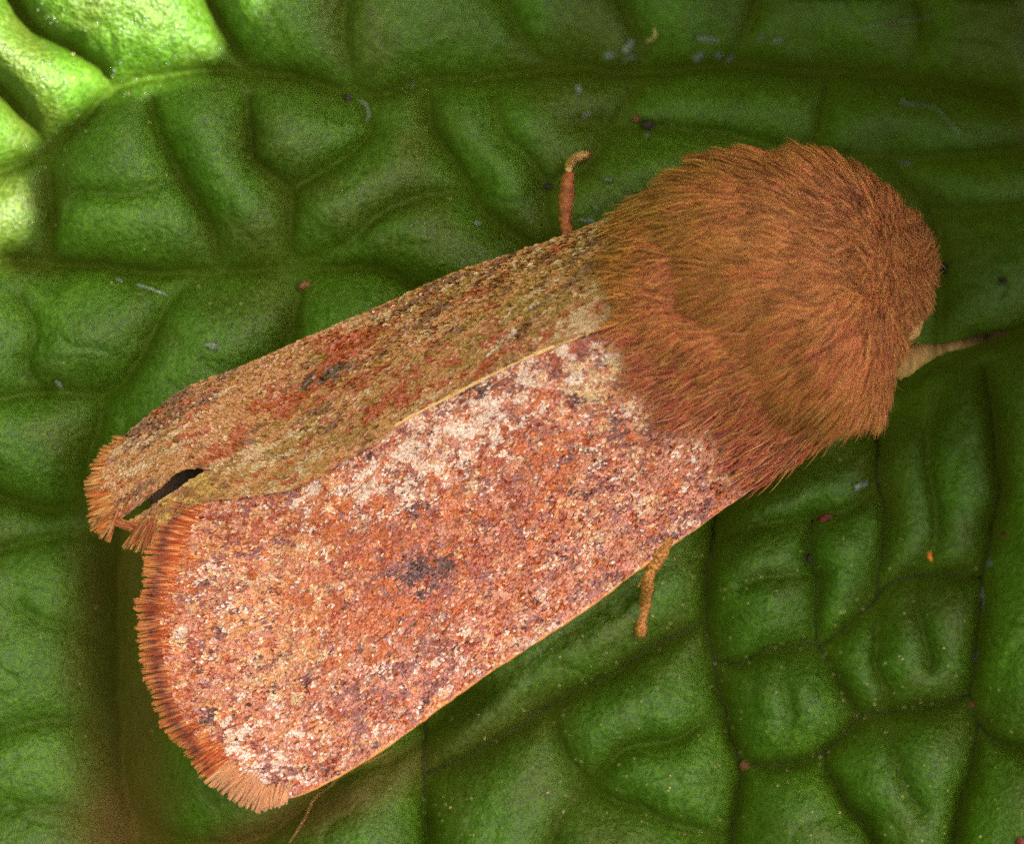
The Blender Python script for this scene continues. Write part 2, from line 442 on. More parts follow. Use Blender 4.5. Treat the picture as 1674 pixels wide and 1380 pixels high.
ol = mesh_obj('leaf', OV, grid_faces(len(rows), len(rim3), True), M_LEAF)
so = ol.modifiers.new('thick', 'SOLIDIFY'); so.thickness = 0.3
tag(ol, 'green leaf hanging high overhead outside the picture, shading the moth', 'leaf')

nb = spline(np.array([(1.4, 9.6), (4.5, 7.9), (8.0, 7.0), (8.5, 5.0), (8.7, 1.5), (11, -2.5), (20, -4), (31, 2), (34, 16), (24, 30), (10, 27), (3.0, 18), (1.4, 9.6)]), 120)[:-1]  # unseen leaf added to keep skylight off the top right corner
nh = np.array([18.0, 13.0])
rows = []
for k in np.linspace(0, 1, 18):
    p = nh + (nb - nh) * k
    rows.append(np.column_stack([p, 6.4 - 1.6 * k ** 2 + .14 * (p[:, 0] - 8) + .8 * (fbm(p[:, 0] * .4, p[:, 1] * .4, 22) - .5)]))
nl = mesh_obj('leaf', np.vstack(rows), grid_faces(18, len(nb), True), M_LEAF)
nl.modifiers.new('thick', 'SOLIDIFY').thickness = 0.25
tag(nl, 'unseen green leaf added close beyond the head to darken that corner', 'leaf')

# ------------------------------------------------------------------ the moth
moth = bpy.data.objects.new('moth', None)
moth.empty_display_size = 0.5
moth.location = (0, 0, 0)
COL.objects.link(moth)
tag(moth, 'furry rust brown moth with speckled folded wings resting on the crinkled leaf', 'moth')

# body: head, thorax and abdomen as one lofted mesh
RINGS = [(1506, 424, 1.1, .10, .10), (1494, 426, 1.15, .45, .42), (1468, 438, 1.25, .88, .75), (1428, 448, 1.4, 1.40, 1.12), (1370, 458, 1.52, 1.88, 1.45),
         (1280, 472, 1.58, 2.12, 1.62), (1185, 500, 1.52, 1.85, 1.45), (1100, 545, 1.30, 1.20, 1.02), (1000, 590, 1.15, 1.05, .92), (850, 665, .95, .85, .65),
         (650, 765, .75, .62, .42), (450, 850, .5, .22, .18), (420, 862, .47, .05, .05)]
RS = spline(np.array(RINGS, float), 90)
ax = P(RS[:, 0], RS[:, 1], RS[:, 2])
tw = np.interp(RS[:, 0], [1280, 1430], [R(-60), R(-83)])
pd = np.stack([np.cos(tw), np.sin(tw), 0 * tw], 1)[:, None]
ang = np.linspace(0, 2 * math.pi, 40, endpoint=False)
BV = ax[:, None] + RS[:, 3][:, None, None] * np.cos(ang)[None, :, None] * pd + RS[:, 4][:, None, None] * np.sin(ang)[None, :, None] * np.array([0, 0, 1.0])
BV = BV.reshape(-1, 3)
BF = [tuple(f) for f in grid_faces(len(RS), 40, True)] + [tuple(range(40)), tuple(range((len(RS) - 1) * 40 + 39, (len(RS) - 1) * 40 - 1, -1))]
body = mesh_obj('body', BV, BF, M_BODY, moth)

# ---- wings
class Wing:
    """surface stretched between inner margin, termen, costa and base (lists of px, py, z)"""
    def __init__(s, inner, costa, base, term, camber, hump=0.0):
        s.I = spline(inner, 200); s.C = spline(costa, 200); s.B = spline(base, 200); s.T = spline(term, 200); s.camber = camber; s.hump = hump
    def at(s, t, v):
        t = np.asarray(t, float); v = np.asarray(v, float)
        f = lambda c, u: np.stack([np.interp(u, np.linspace(0, 1, 200), c[:, k]) for k in range(3)], -1)
        t_, v_ = t[..., None], v[..., None]
        I, C, B, T = f(s.I, t), f(s.C, t), f(s.B, v), f(s.T, v)
        q = (1 - v_) * I + v_ * C + (1 - t_) * B + t_ * T - ((1 - t_) * (1 - v_) * s.I[0] + t_ * (1 - v_) * s.I[-1] + (1 - t_) * v_ * s.C[0] + t_ * v_ * s.C[-1])
        q[..., 2] += s.hump * np.sin(np.pi * np.clip(v, 0, 1)) ** .8 * np.exp(-(t / .17) ** 2)
        q[..., 2] += s.camber * np.sin(np.pi * v) * np.clip(1.15 - t, 0.15, 1) + 0.05 * (fbm(q[..., 0] / 60, q[..., 1] / 60, 12) - .5)
        return q
    def world(s, t, v):
        q = s.at(t, v)
        return P(q[..., 0], q[..., 1], q[..., 2])

lower = Wing(inner=[(1110, 510, 2.6), (1000, 540, 2.42), (930, 562, 2.30), (840, 598, 2.12), (740, 648, 1.90), (650, 694, 1.72), (560, 748, 1.5), (490, 788, 1.3), (400, 806, 1.12), (318, 815, .95)],
             costa=[(1395, 672, 1.2), (1330, 728, .95), (1245, 784, .72), (1160, 844, .55), (1060, 915, .45), (960, 991, .4), (860, 1057, .38), (760, 1124, .36), (650, 1206, .34), (560, 1263, .34), (485, 1300, .36), (428, 1310, .38)],
             base=[(1110, 510, 2.6), (1220, 560, 2.1), (1320, 620, 1.6), (1395, 672, 1.2)],
             term=[(318, 815, .95), (288, 870, .92), (275, 930, .88), (262, 1000, .80), (268, 1075, .72), (288, 1150, .64), (325, 1210, .55), (365, 1265, .46), (428, 1310, .38)],
             camber=0.32, hump=0.5)
upper = Wing(inner=[(1110, 500, 2.64), (1000, 530, 2.47), (930, 556, 2.36), (840, 594, 2.18), (740, 645, 1.97), (650, 692, 1.79), (560, 746, 1.58), (490, 786, 1.40), (420, 790, 1.22), (350, 768, 1.12), (300, 768, 1.04), (270, 790, .97), (240, 815, .9), (178, 862, .8)],
             costa=[(1120, 300, 1.5), (1040, 336, 1.2), (980, 366, 1.0), (860, 411, .8), (740, 451, .66), (620, 505, .56), (500, 556, .5), (400, 601, .48), (310, 637, .48), (250, 680, .5), (208, 716, .52)],
             base=[(1110, 500, 2.64), (1115, 430, 2.3), (1115, 360, 1.9), (1120, 300, 1.5)],
             term=[(178, 862, .8), (163, 838, .75), (160, 795, .66), (172, 755, .58), (208, 716, .52)],
             camber=0.22, hump=0.2)
# narrow strip of the hindwing showing past the tear under the upper wing's tip
hind = Wing(inner=[(640, 702, 1.78), (560, 752, 1.62), (490, 794, 1.44), (400, 810, 1.22), (335, 818, 1.06), (282, 848, .96), (250, 874, .86)],
            costa=[(630, 690, 1.76), (560, 722, 1.58), (480, 750, 1.40), (400, 760, 1.22), (342, 771, 1.09), (306, 793, .95), (262, 824, .86), (206, 860, .78)],
            base=[(640, 702, 1.78), (635, 696, 1.77), (630, 690, 1.76)],
            term=[(250, 874, .86), (228, 872, .82), (206, 860, .78)],
            camber=0.05)


def blob(X, Y, x, y, rx, ry, rot=0.0):
    c, s = math.cos(rot), math.sin(rot)
    u = ((X - x) * c + (Y - y) * s) / rx; v = (-(X - x) * s + (Y - y) * c) / ry
    return np.exp(-(u * u + v * v))
AX = math.atan2(-0.53, 0.85)     # wing axis in the picture
def along(X, Y):
    c, s = math.cos(AX), math.sin(AX)
    return X * c + Y * s, -X * s + Y * c

def lower_pigment(X, Y):
    a, b = along(X, Y)
    B = lambda *k: blob(X, Y, *k)
    cats = [
        ('white', lin(248, 222, 212), .50 + 1.1 * B(800, 665, 240, 78, -.52) + 1.1 * B(620, 765, 140, 54, -.5) + 1.2 * B(440, 1215, 90, 60, -.4) + .5 * B(1000, 620, 70, 60) + .3 * B(330, 960, 60, 120) + .5 * B(700, 1060, 90, 50, -.6) - .4 * B(720, 880, 200, 60, -.3)),
        ('cream', lin(238, 200, 158), .40 + 1.6 * B(1010, 610, 70, 70) + .5 * B(960, 880, 70, 40, -.5) + .6 * B(420, 950, 70, 120) + .6 * B(470, 1090, 80, 70)),
        ('pinktan', lin(216, 138, 114), 1.0 + .9 * B(1080, 800, 180, 60, -.6) + .5 * B(480, 1180, 140, 60, -.5) + .8 * B(1120, 720, 120, 60)),
        ('peach', lin(234, 160, 108), .50 + 1.3 * B(450, 930, 110, 90) + 1.3 * B(450, 1080, 110, 80) + .5 * B(620, 820, 90, 40) + .7 * B(930, 860, 60, 40)),
        ('orange', lin(208, 104, 48), .62 + 1.0 * B(700, 830, 200, 60, -.25) + 1.4 * B(560, 930, 110, 90) + 1.4 * B(640, 1010, 130, 60, -.3) + .8 * B(820, 930, 110, 60, -.5) + .9 * B(900, 740, 80, 45, -.5) + 1.4 * B(310, 900, 30, 80) + 1.0 * B(290, 1080, 30, 120)),
        ('rust', lin(172, 62, 28), .52 + 1.2 * B(760, 900, 160, 60, -.4) + 1.2 * B(580, 960, 80, 60) + 1.2 * B(400, 850, 110, 28, .05) + 1.3 * B(545, 1195, 34, 18, -.4) + .8 * B(880, 700, 70, 30, -.5) + .9 * B(690, 1000, 80, 40)),
        ('purple', lin(146, 80, 84), .66 + 1.2 * B(780, 640, 240, 26, -.52) + 1.2 * B(630, 1130, 90, 36, -.5) + .9 * B(700, 1050, 60, 40) + .8 * B(1100, 860, 150, 40, -.6) + 3.0 * B(705, 932, 66, 42) + .5 * B(610, 860, 260, 20, -.2) + .7 * B(560, 1230, 90, 24, -.5)),
        ('dark', lin(88, 46, 50), .27 + 6.0 * B(672, 936, 32, 28, -.2) + 4.0 * B(712, 926, 26, 24) + 1.6 * B(942, 648, 13, 10) + 2.2 * B(685, 828, 16, 13) + 2.2 * B(1175, 731, 30, 16, -.3) + 2.6 * B(450, 1287, 17, 12, -.6) + 2.2 * B(372, 1252, 13, 14) + 1.8 * B(520, 1258, 26, 16) + 2 * B(342, 1174, 11, 13) + 2 * B(330, 1101, 12, 12) + 2 * B(318, 1043, 11, 11)
         + .7 * B(965, 800, 34, 7, -.5) + 1.4 * B(885, 752, 14, 10) + 1.6 * B(422, 1069, 12, 9) + 1.4 * B(400, 905, 12, 10) + 1.6 * B(1080, 880, 26, 10, -.6) + 1.3 * B(1010, 690, 11, 9) + 1.2 * B(760, 650, 60, 12, -.5)),
    ]
    best = np.full(X.shape, -1e9); out = np.zeros(X.shape + (3,))
    for k, (nm, c, w) in enumerate(cats):
        nz = 2.1 * (vnoise(a / 24, b / 17, 100 + k) - .5) + 1.8 * (vnoise(a / 12, b / 9, 200 + k) - .5) + 0.9 * (fbm(a / 60, b / 45, 300 + k) - .5)
        sc = np.log(np.maximum(w, .05)) + 1.35 * nz + 0.46 * rng.gumbel(size=X.shape)
        m = sc > best
        best[m] = sc[m]; out[m] = c
    calm = np.where(out.sum(-1, keepdims=True) < .25, .06, .17)
    out = (out * (1 - calm) + calm * lin(204, 124, 78)) * np.array([.75, .74, .72])
    return out * (0.80 + 0.40 * rng.random(X.shape))[..., None] * (0.85 + 0.3 * vnoise(a / 24, b / 18, 400))[..., None]

def upper_pigment(X, Y):
    a, b = along(X, Y)
    B = lambda *k: blob(X, Y, *k)
    cats = [
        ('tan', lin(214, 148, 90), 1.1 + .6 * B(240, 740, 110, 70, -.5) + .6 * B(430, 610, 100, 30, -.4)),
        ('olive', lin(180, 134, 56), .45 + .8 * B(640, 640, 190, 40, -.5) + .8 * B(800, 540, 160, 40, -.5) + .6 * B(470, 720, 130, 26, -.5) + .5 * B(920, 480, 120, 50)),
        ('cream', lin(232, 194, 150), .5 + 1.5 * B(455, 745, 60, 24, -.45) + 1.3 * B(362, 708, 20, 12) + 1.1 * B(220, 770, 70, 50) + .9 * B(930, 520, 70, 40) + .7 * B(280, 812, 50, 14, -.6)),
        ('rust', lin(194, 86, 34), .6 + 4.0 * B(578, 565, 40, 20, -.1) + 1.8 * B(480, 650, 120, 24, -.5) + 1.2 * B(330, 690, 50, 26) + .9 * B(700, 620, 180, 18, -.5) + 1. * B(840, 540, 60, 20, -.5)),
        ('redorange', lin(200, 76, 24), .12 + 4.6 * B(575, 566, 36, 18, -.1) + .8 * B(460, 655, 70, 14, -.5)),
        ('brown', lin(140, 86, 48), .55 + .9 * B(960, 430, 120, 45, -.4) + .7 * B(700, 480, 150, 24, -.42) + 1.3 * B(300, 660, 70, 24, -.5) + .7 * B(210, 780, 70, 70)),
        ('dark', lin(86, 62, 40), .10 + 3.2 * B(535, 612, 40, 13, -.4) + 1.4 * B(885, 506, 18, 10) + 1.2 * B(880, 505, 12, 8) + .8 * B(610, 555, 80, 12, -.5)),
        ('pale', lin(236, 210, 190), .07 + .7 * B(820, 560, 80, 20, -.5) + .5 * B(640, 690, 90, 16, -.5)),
    ]
    best = np.full(X.shape, -1e9); out = np.zeros(X.shape + (3,))
    for k, (nm, c, w) in enumerate(cats):
        nz = 2.1 * (vnoise(a / 44, b / 9, 500 + k) - .5) + 1.5 * (vnoise(a / 13, b / 6, 600 + k) - .5) + 1.5 * (fbm(a / 110, b / 26, 700 + k) - .5)
        sc = 1.25 * np.log(np.maximum(w, .05)) + 1.35 * nz + 0.30 * rng.gumbel(size=X.shape)
        m = sc > best
        best[m] = sc[m]; out[m] = c
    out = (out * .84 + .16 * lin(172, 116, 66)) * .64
    return out * (0.9 + 0.2 * rng.random(X.shape))[..., None]

def build_wing(name, w, n_t, n_v, pig, sl, sw, label):
    t, v = np.meshgrid(np.linspace(0, 1, 110), np.linspace(0, 1, 44), indexing='ij')
    o = mesh_obj(name, w.world(t, v).reshape(-1, 3), grid_faces(110, 44), M_MEMBRANE, moth)
    so = o.modifiers.new('thick', 'SOLIDIFY'); so.thickness = 0.035; so.offset = 0.0
    o['label'] = label
    # overlapping scales, laid like shingles from the tip up to the root
    t, v = np.meshgrid((np.arange(n_t) + .5) / n_t, (np.arange(n_v) + .5) / n_v, indexing='ij')
    t = np.clip(t + (rng.random(t.shape) - .5) * 1.3 / n_t, 0.002, .995).ravel()
    v = np.clip(v + (rng.random(v.shape) - .5) * 1.3 / n_v, 0.004, .996).ravel()
    c = w.world(t, v); e = 1e-3
    dt = w.world(np.minimum(t + e, 1), v) - w.world(np.maximum(t - e, 0), v)
    dv = w.world(t, np.minimum(v + e, 1)) - w.world(t, np.maximum(v - e, 0))
    dt /= np.linalg.norm(dt, axis=1)[:, None]; nn = np.cross(dt, dv); nn /= np.linalg.norm(nn, axis=1)[:, None]
    nn *= np.sign(nn[:, 2:3]); sd = np.cross(nn, dt)
    n = len(t)
    th = rng.normal(0, .22, n)[:, None]
    d = dt * np.cos(th) + sd * np.sin(th); s2 = np.cross(nn, d)
    L = (sl * rng.uniform(.75, 1.3, n))[:, None]; W = (sw * rng.uniform(.8, 1.25, n))[:, None]
    lift = rng.uniform(.012, .042, n)[:, None]; roll = rng.normal(0, .013, n)[:, None]
    b0 = c + nn * 0.022
    V = np.stack([b0 - d * L * .5 - s2 * W * .3, b0 - d * L * .5 + s2 * W * .3,
                  b0 + d * L * .15 + s2 * W * .5 + nn * (lift * .7 + roll), b0 + d * L * .5 + s2 * W * .28 + nn * (lift + roll * .6),
                  b0 + d * L * .5 - s2 * W * .28 + nn * (lift - roll * .6), b0 + d * L * .15 - s2 * W * .5 + nn * (lift * .7 - roll)], 1).reshape(-1, 3)
    i = np.arange(n)[:, None] * 6
    F = np.vstack([i + np.array([0, 1, 2, 5]), i + np.array([5, 2, 3, 4])])
    q = w.at(t, v)
    col = pig(q[:, 0], q[:, 1])
    col = np.repeat(col, 6, axis=0)
    sc = mesh_obj('wing_scales', V, F, M_SCALE, o, False, col)
    sc['kind'] = 'stuff'
    return o

W_low = build_wing('forewing', lower, 380, 205, lower_pigment, .110, .052, 'forewing nearer the bottom, pinkish orange and densely speckled')
W_up = build_wing('forewing', upper, 360, 120, upper_pigment, .13, .042, 'steep forewing nearer the top, tawny and olive brown streaked with rust')
def hind_pigment(X, Y):
    if X.size == 0: return np.zeros(X.shape + (3,))
    c = np.where((vnoise(X / 20, Y / 8, 900) > .5)[..., None], lin(196, 150, 80), lin(156, 100, 48))
    c = c * (0.8 + 0.4 * rng.random(X.shape))[..., None] * .8
    k = np.clip((X - 320) / 60 + rng.normal(0, .3, X.shape), 0, 1)[..., None]
    return c * (1 - k) + upper_pigment(X, Y) * k
W_hind = build_wing('hindwing', hind, 150, 26, hind_pigment, .15, .05, 'narrow tawny strip of hindwing showing past the torn wing tip')

under = Wing(inner=[(700, 720, .9), (560, 780, .6), (420, 812, .45), (300, 830, .40), (262, 846, .40)],
             costa=[(680, 600, .6), (520, 640, .4), (400, 690, .35), (300, 740, .33), (240, 790, .33)],
             base=[(700, 720, .9), (690, 660, .8), (680, 600, .6)], term=[(262, 846, .40), (246, 825, .36), (240, 790, .33)], camber=.05)
t_, v_ = np.meshgrid(np.linspace(0, 1, 40), np.linspace(0, 1, 20), indexing='ij')
uw = mesh_obj('hindwing', under.world(t_, v_).reshape(-1, 3), grid_faces(40, 20), M_UNDER, moth)  # dark sheet added below the tear so the slit reads as shade
uw.modifiers.new('thick', 'SOLIDIFY').thickness = .02
uw['label'] = 'dark hindwing sheet added to shade the slit of the torn wing tip'
# pale rims along the wings
def rim_tube(parent, pts, r, c1, c2, name='wing_edge'):
    q = spline(np.array(pts, float), 90)
    rr = r * (0.7 + 0.6 * vnoise(q[:, 0] / 12, q[:, 1] / 12, 61)); rr[:4] *= np.linspace(.3, 1, 4); rr[-6:] *= np.linspace(1, .2, 6)
    V, F = tube(P(q[:, 0], q[:, 1], q[:, 2]), rr, 8, .8)
    c = c1 + (c2 - c1) * vnoise(V[:, 0] * 9, V[:, 1] * 9, 62)[:, None]
    return mesh_obj(name, V, F, M_SCALE, parent, True, c)
rim_tube(W_low, lower.C, .050, lin(196, 120, 62), lin(224, 160, 96))
rim_tube(W_up, upper.C, .048, lin(176, 106, 52), lin(206, 142, 80))
ii = upper.I[:120].copy(); ii[:, 2] += .02
rim_tube(W_up, ii, .034, lin(190, 140, 92), lin(226, 182, 130))
ii = hind.I[20:150].copy(); ii[:, 2] += .02
rim_tube(W_hind, ii, .026, lin(186, 136, 84), lin(222, 176, 122))
ii = upper.I[50:120].copy(); ii[:, 2] -= .04; ii[:, 0] += 4; ii[:, 1] += 7
rim_tube(W_up, ii, .026, lin(206, 150, 110), lin(230, 180, 150))

# fringes: narrow blades in tufts along the outer margins
def fringe(parent, edge, n, length, outdir, cols, tuft, seed, layers=3, wid=.017):
    e = spline(np.array(edge, float), 400)
    r = np.random.default_rng(seed)
    tang = np.gradient(e[:, :2], axis=0); tang /= np.linalg.norm(tang, axis=1)[:, None]
    Vs, Fs, Cs = [], [], []
    k = 0
    for i in range(n):
        u = r.random(); j = u * 399
        x, y, z = (np.interp(j, np.arange(400), e[:, q]) for q in range(3))
        tg = tang[int(j)]
        nrm = np.array([-tg[1], tg[0]])
        if np.dot(nrm, outdir(x, y)) < 0: nrm = -nrm
        dirv = nrm * .6 + np.array(outdir(x, y)) * .6; dirv /= np.linalg.norm(dirv)
        uu = u * tuft + 1.1 * vnoise(u * tuft * .7, .2, seed + 5)
        tn = vnoise(uu, 0.5, seed)               # tufts
        ph = uu % 1.0 - .5
        dirv = dirv - tg * ph * 0.28 + r.normal(0, .05, 2); dirv /= np.linalg.norm(dirv)
        L = length(u) * (0.40 + 0.55 * tn + 0.30 * r.random()) * (1.0 - 0.4 * abs(ph)) * 100
        back = r.uniform(10, 30)
        lay = r.integers(layers)
        p0 = np.array([x, y]) - dirv * back
        ts = np.array([0, .35, .7, 1.0])
        pts = p0 + dirv * (ts * (L + back))[:, None]
        zz = z + 0.03 * lay + .03 - .10 * ts ** 2 * L / 40 + r.normal(0, .015)
        w3 = P(pts[:, 0], pts[:, 1], zz)
        sdv = np.array([dirv[1], dirv[0], 0]); sdv = np.array([-(-dirv[1]), dirv[0], 0.0])
        ww = wid * np.array([.7, 1.0, .95, .25]) * r.uniform(.7, 1.3)
        tilt = np.array([0, 0, r.normal(0, .5)])
        for m in range(4):
            Vs.append(w3[m] + (sdv + tilt) * ww[m]); Vs.append(w3[m] - (sdv + tilt) * ww[m])
            f = (ts[m] * (L + back) - back) / 34.0
            c = cols(f, r, u)
            Cs += [c, c]
        for m in range(3):
            a = k + 2 * m
            Fs.append((a, a + 1, a + 3, a + 2))
        k += 8
    o = mesh_obj('fringe', np.array(Vs), np.array(Fs), M_FRINGE, parent, False, np.array(Cs))
    o['kind'] = 'stuff'
    return o
def low_cols(f, r, u):
    base = lin(190, 84, 42) if r.random() < .65 else lin(218, 140, 88)
    if r.random() < .25: base = lin(160, 72, 40)
    k = math.exp(-((f - .42) / .22) ** 2) * (1 if u < .72 else .45)
    c = base * (1 - .92 * k) + lin(104, 52, 58) * .92 * k
    if f > .85: c = c * .5 + lin(226, 152, 92) * .5
    if u > .78: c = c * .5 + lin(224, 178, 140) * .5
    return c * r.uniform(.85, 1.15)
fringe(W_low, np.vstack([lower.T[4:], [(445, 1309, .38), (470, 1304, .37)]]), 7600, lambda u: .42 if u < .7 else max(.12, .34 - .9 * max(0, u - .8)), lambda x, y: np.array([-1.0, .10 + .75 * max(0, (y - 1130) / 180) + 2.2 * max(0, (y - 1285) / 25)]), low_cols, 70, 31)
def tip_cols(f, r, u):
    return up_cols(f, r, u) * (np.array([.72, .55, .6]) if f < .45 else .9)
def up_cols(f, r, u):
    base = [lin(184, 126, 72), lin(150, 88, 44), lin(206, 160, 100), lin(190, 96, 44)][r.integers(4)]
    return base * r.uniform(.8, 1.15)
fringe(W_up, upper.T, 1800, lambda u: .24, lambda x, y: np.array([-.8, .45]), up_cols, 22, 32, 3, .017)
fringe(W_up, [(200, 850, .85), (182, 860, .81), (164, 848, .77)], 380, lambda u: .30, lambda x, y: np.array([-.85, .42]), tip_cols, 6, 35, 3, .014)
fringe(W_hind, [(252, 872, .86), (236, 874, .82), (220, 866, .79)], 420, lambda u: .34, lambda x, y: np.array([-.62, .72]), tip_cols, 8, 33, 3, .014)

# ---- fur
def hair(name, roots, nrm, dirs, length, col, parent, lift=.45, npt=6, rad=.0072, pull=None, droop=0.0):
    n = len(roots)
    t = np.linspace(0, 1, npt)[None, :, None]
    L = length[:, None, None]
    bend = nrm[:, None] * (lift * (t - .75 * t ** 2)) * L
    pos = roots[:, None] + dirs[:, None] * (t * L) + bend
    if pull is not None:
        pos = pos + pull[:, None] * t ** 1.4
    pos[:, :, 2] -= droop * length[:, None] * np.linspace(0, 1, npt)[None] ** 2
    hc = bpy.data.hair_curves.new(name)
    hc.add_curves([npt] * n)
    hc.position_data.foreach_set('vector', pos.astype(np.float32).ravel())
    rr = (rad * np.array([1, 1, .95, .8, .55, .12]) if npt == 6 else rad * np.linspace(1, .15, npt))
    rr = np.tile(rr, n) * np.repeat(rng.uniform(.7, 1.3, n), npt)
    ra = hc.attributes.get('radius') or hc.attributes.new('radius', 'FLOAT', 'POINT')
    ra.data.foreach_set('value', rr.astype(np.float32))
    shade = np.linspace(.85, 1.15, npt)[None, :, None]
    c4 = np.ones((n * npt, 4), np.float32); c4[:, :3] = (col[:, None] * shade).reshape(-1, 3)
    ca = hc.attributes.new('pigment', 'FLOAT_COLOR', 'POINT')
    ca.data.foreach_set('color', c4.ravel())
    hc.materials.append(M_FUR)
    o = bpy.data.objects.new(name, hc)
    COL.objects.link(o)
    o.parent = parent
    return o

def fur():
    n = 115000
    # area weighted points on the front of the body
    nr = 60
    quad = grid_faces(nr, 40, True)
    A, B_, C_, D_ = (BV[quad[:, k]] for k in range(4))
    nrm = np.cross(C_ - A, D_ - B_); ar = np.linalg.norm(nrm, axis=1); nrm /= ar[:, None] + 1e-9
    cen = (A + B_ + C_ + D_) / 4
    ring = quad[:, 0] // 40
    outw = cen - ax[ring]
    nrm *= np.sign((nrm * outw).sum(1))[:, None]
    cpx = cen[:, 0] * 98 + 837
    wgt = ar * np.clip(nrm[:, 2] + .55, 0, 1) * np.clip((cpx - 1060) / 120, 0, 1)
    pick = rng.choice(len(quad), n, p=wgt / wgt.sum())
    u, v = rng.random(n)[:, None], rng.random(n)[:, None]
    root = (A[pick] * (1 - u) + B_[pick] * u) * (1 - v) + (D_[pick] * (1 - u) + C_[pick] * u) * v
    nn = nrm[pick]
    k = DIST / (DIST - root[:, 2])
    px, py = root[:, 0] * k * 100 + 837, 690 - root[:, 1] * k * 100
    flow = np.stack([px - 1560, -(py - 440), np.zeros(n)], 1)
    rad = np.linalg.norm(flow, axis=1)[:, None]
    flow = flow / (rad + 60)
    d = flow + np.array([-.85, -.50, 0]) * (.55 - .35 * np.clip((px[:, None] - 1380) / 80, 0, 1))
    d[:, 2] -= .15
    th = 1.3 * (fbm(px / 70, py / 70, 81) - .5) + 0.8 * (vnoise(px / 18, py / 18, 82) - .5) + rng.normal(0, .16, n) + rng.normal(0, .8, n) * np.clip((px - 1390) / 70, 0, 1)
    d = np.stack([d[:, 0] * np.cos(th) - d[:, 1] * np.sin(th), d[:, 0] * np.sin(th) + d[:, 1] * np.cos(th), d[:, 2]], 1)
    d -= nn * (d * nn).sum(1)[:, None]
    d /= np.linalg.norm(d, axis=1)[:, None] + 1e-6
    d = d + nn * (rng.uniform(.10, .34, n) + .25 * np.exp(-(rad[:, 0] / 90) ** 2))[:, None]
    d /= np.linalg.norm(d, axis=1)[:, None]
    front = np.clip((px - 1385) / 80, 0, 1)
    d = d + nn * (.35 * front ** 1.5)[:, None]
    d /= np.linalg.norm(d, axis=1)[:, None]
    L = rng.uniform(.40, .85, n) * np.interp(px, [1090, 1180, 1380, 1480], [1.15, 1.0, .9, .55]) * (1 + .35 * blob(px, py, 1420, 650, 80, 60))
    # tufts: hairs of one cell lean together
    G = 24.0
    gx_, gy_ = np.floor(px / G), np.floor(py / G)
    best = np.full(n, 1e9); cxs = np.zeros(n); cys = np.zeros(n); cid = np.zeros(n)
    for i in (-1, 0, 1):
        for j in (-1, 0, 1):
            qx = (gx_ + i + _hash(gx_ + i, gy_ + j, 171)) * G; qy = (gy_ + j + _hash(gx_ + i, gy_ + j, 172)) * G
            dd = (px - qx) ** 2 + (py - qy) ** 2
            m = dd < best
            best[m] = dd[m]; cxs[m] = qx[m]; cys[m] = qy[m]; cid[m] = _hash(gx_ + i, gy_ + j, 173)[m]
    pull = np.stack([(cxs - px) / 100, -(cys - py) / 100, np.zeros(n)], 1) * rng.uniform(.05, .36, n)[:, None]
    L = L * (.85 + .3 * cid)
    B = lambda *q: blob(px, py, *q)
    gold, brown, deep, red, pink = lin(200, 138, 78), lin(178, 114, 62), lin(118, 70, 40), lin(188, 102, 70), lin(204, 134, 104)
    ws = np.stack([.9 + .5 * B(1080, 330, 150, 90), .9 + 0 * px, .45 + .45 * B(1430, 380, 110, 130) + .35 * B(1280, 290, 200, 60), .40 + 1.5 * B(1190, 630, 190, 120) + 2.4 * B(1060, 535, 80, 50), .14 + .7 * B(1230, 710, 130, 70) + .6 * B(1390, 670, 70, 60)], 1)
    nz = np.stack([1.3 * vnoise(px / 40, py / 40, 90 + q) + .7 * vnoise(px / 12, py / 12, 190 + q) for q in range(5)], 1)
    ch = np.argmax(np.log(ws) + .75 * nz + .7 * rng.gumbel(size=ws.shape), 1)
    col = np.array([gold, brown, deep, red, pink])[ch] * (rng.uniform(.72, 1.2, n) * (.86 + .26 * cid))[:, None]
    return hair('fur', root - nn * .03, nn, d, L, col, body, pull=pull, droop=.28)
fur()

# hairs running from the thorax out over the wing roots
def root_hair(parent, w, t_max, n, seed, pal):
    r = np.random.default_rng(seed)
    v = r.random(n); t = r.random(n) ** 1.7 * 1.35 * t_max * (.55 + .9 * vnoise(v * 9, .3, seed))
    c = w.world(t, v); e = 1e-3
    dt = w.world(t + e, v) - w.world(np.maximum(t - e, 0), v)
    dv = w.world(t, np.minimum(v + e, 1)) - w.world(t, np.maximum(v - e, 0))
    dt /= np.linalg.norm(dt, axis=1)[:, None]
    nn = np.cross(dt, dv); nn /= np.linalg.norm(nn, axis=1)[:, None]; nn *= np.sign(nn[:, 2:3])
    th = r.normal(0, .25, n)[:, None]
    d = dt * np.cos(th) + np.cross(nn, dt) * np.sin(th) + nn * r.uniform(.02, .16, n)[:, None]
    near = np.array([lin(188, 100, 68), lin(176, 112, 60), lin(198, 136, 76), lin(132, 74, 44)])
    far = r.random(n) < np.clip(t / t_max * 1.1 - .1, 0, 1)
    col = np.where(far[:, None], pal[r.integers(len(pal), size=n)], near[r.integers(4, size=n)]) * r.uniform(.72, 1.15, n)[:, None]
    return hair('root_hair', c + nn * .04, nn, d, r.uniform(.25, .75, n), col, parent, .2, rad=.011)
root_hair(W_low, lower, .105, 7000, 51, np.array([lin(206, 100, 80), lin(212, 136, 110), lin(182, 92, 70), lin(200, 134, 80), lin(176, 110, 66), lin(126, 66, 56)]))
root_hair(W_up, upper, .055, 3000, 52, np.array([lin(206, 140, 70), lin(184, 118, 56), lin(140, 84, 40)]))

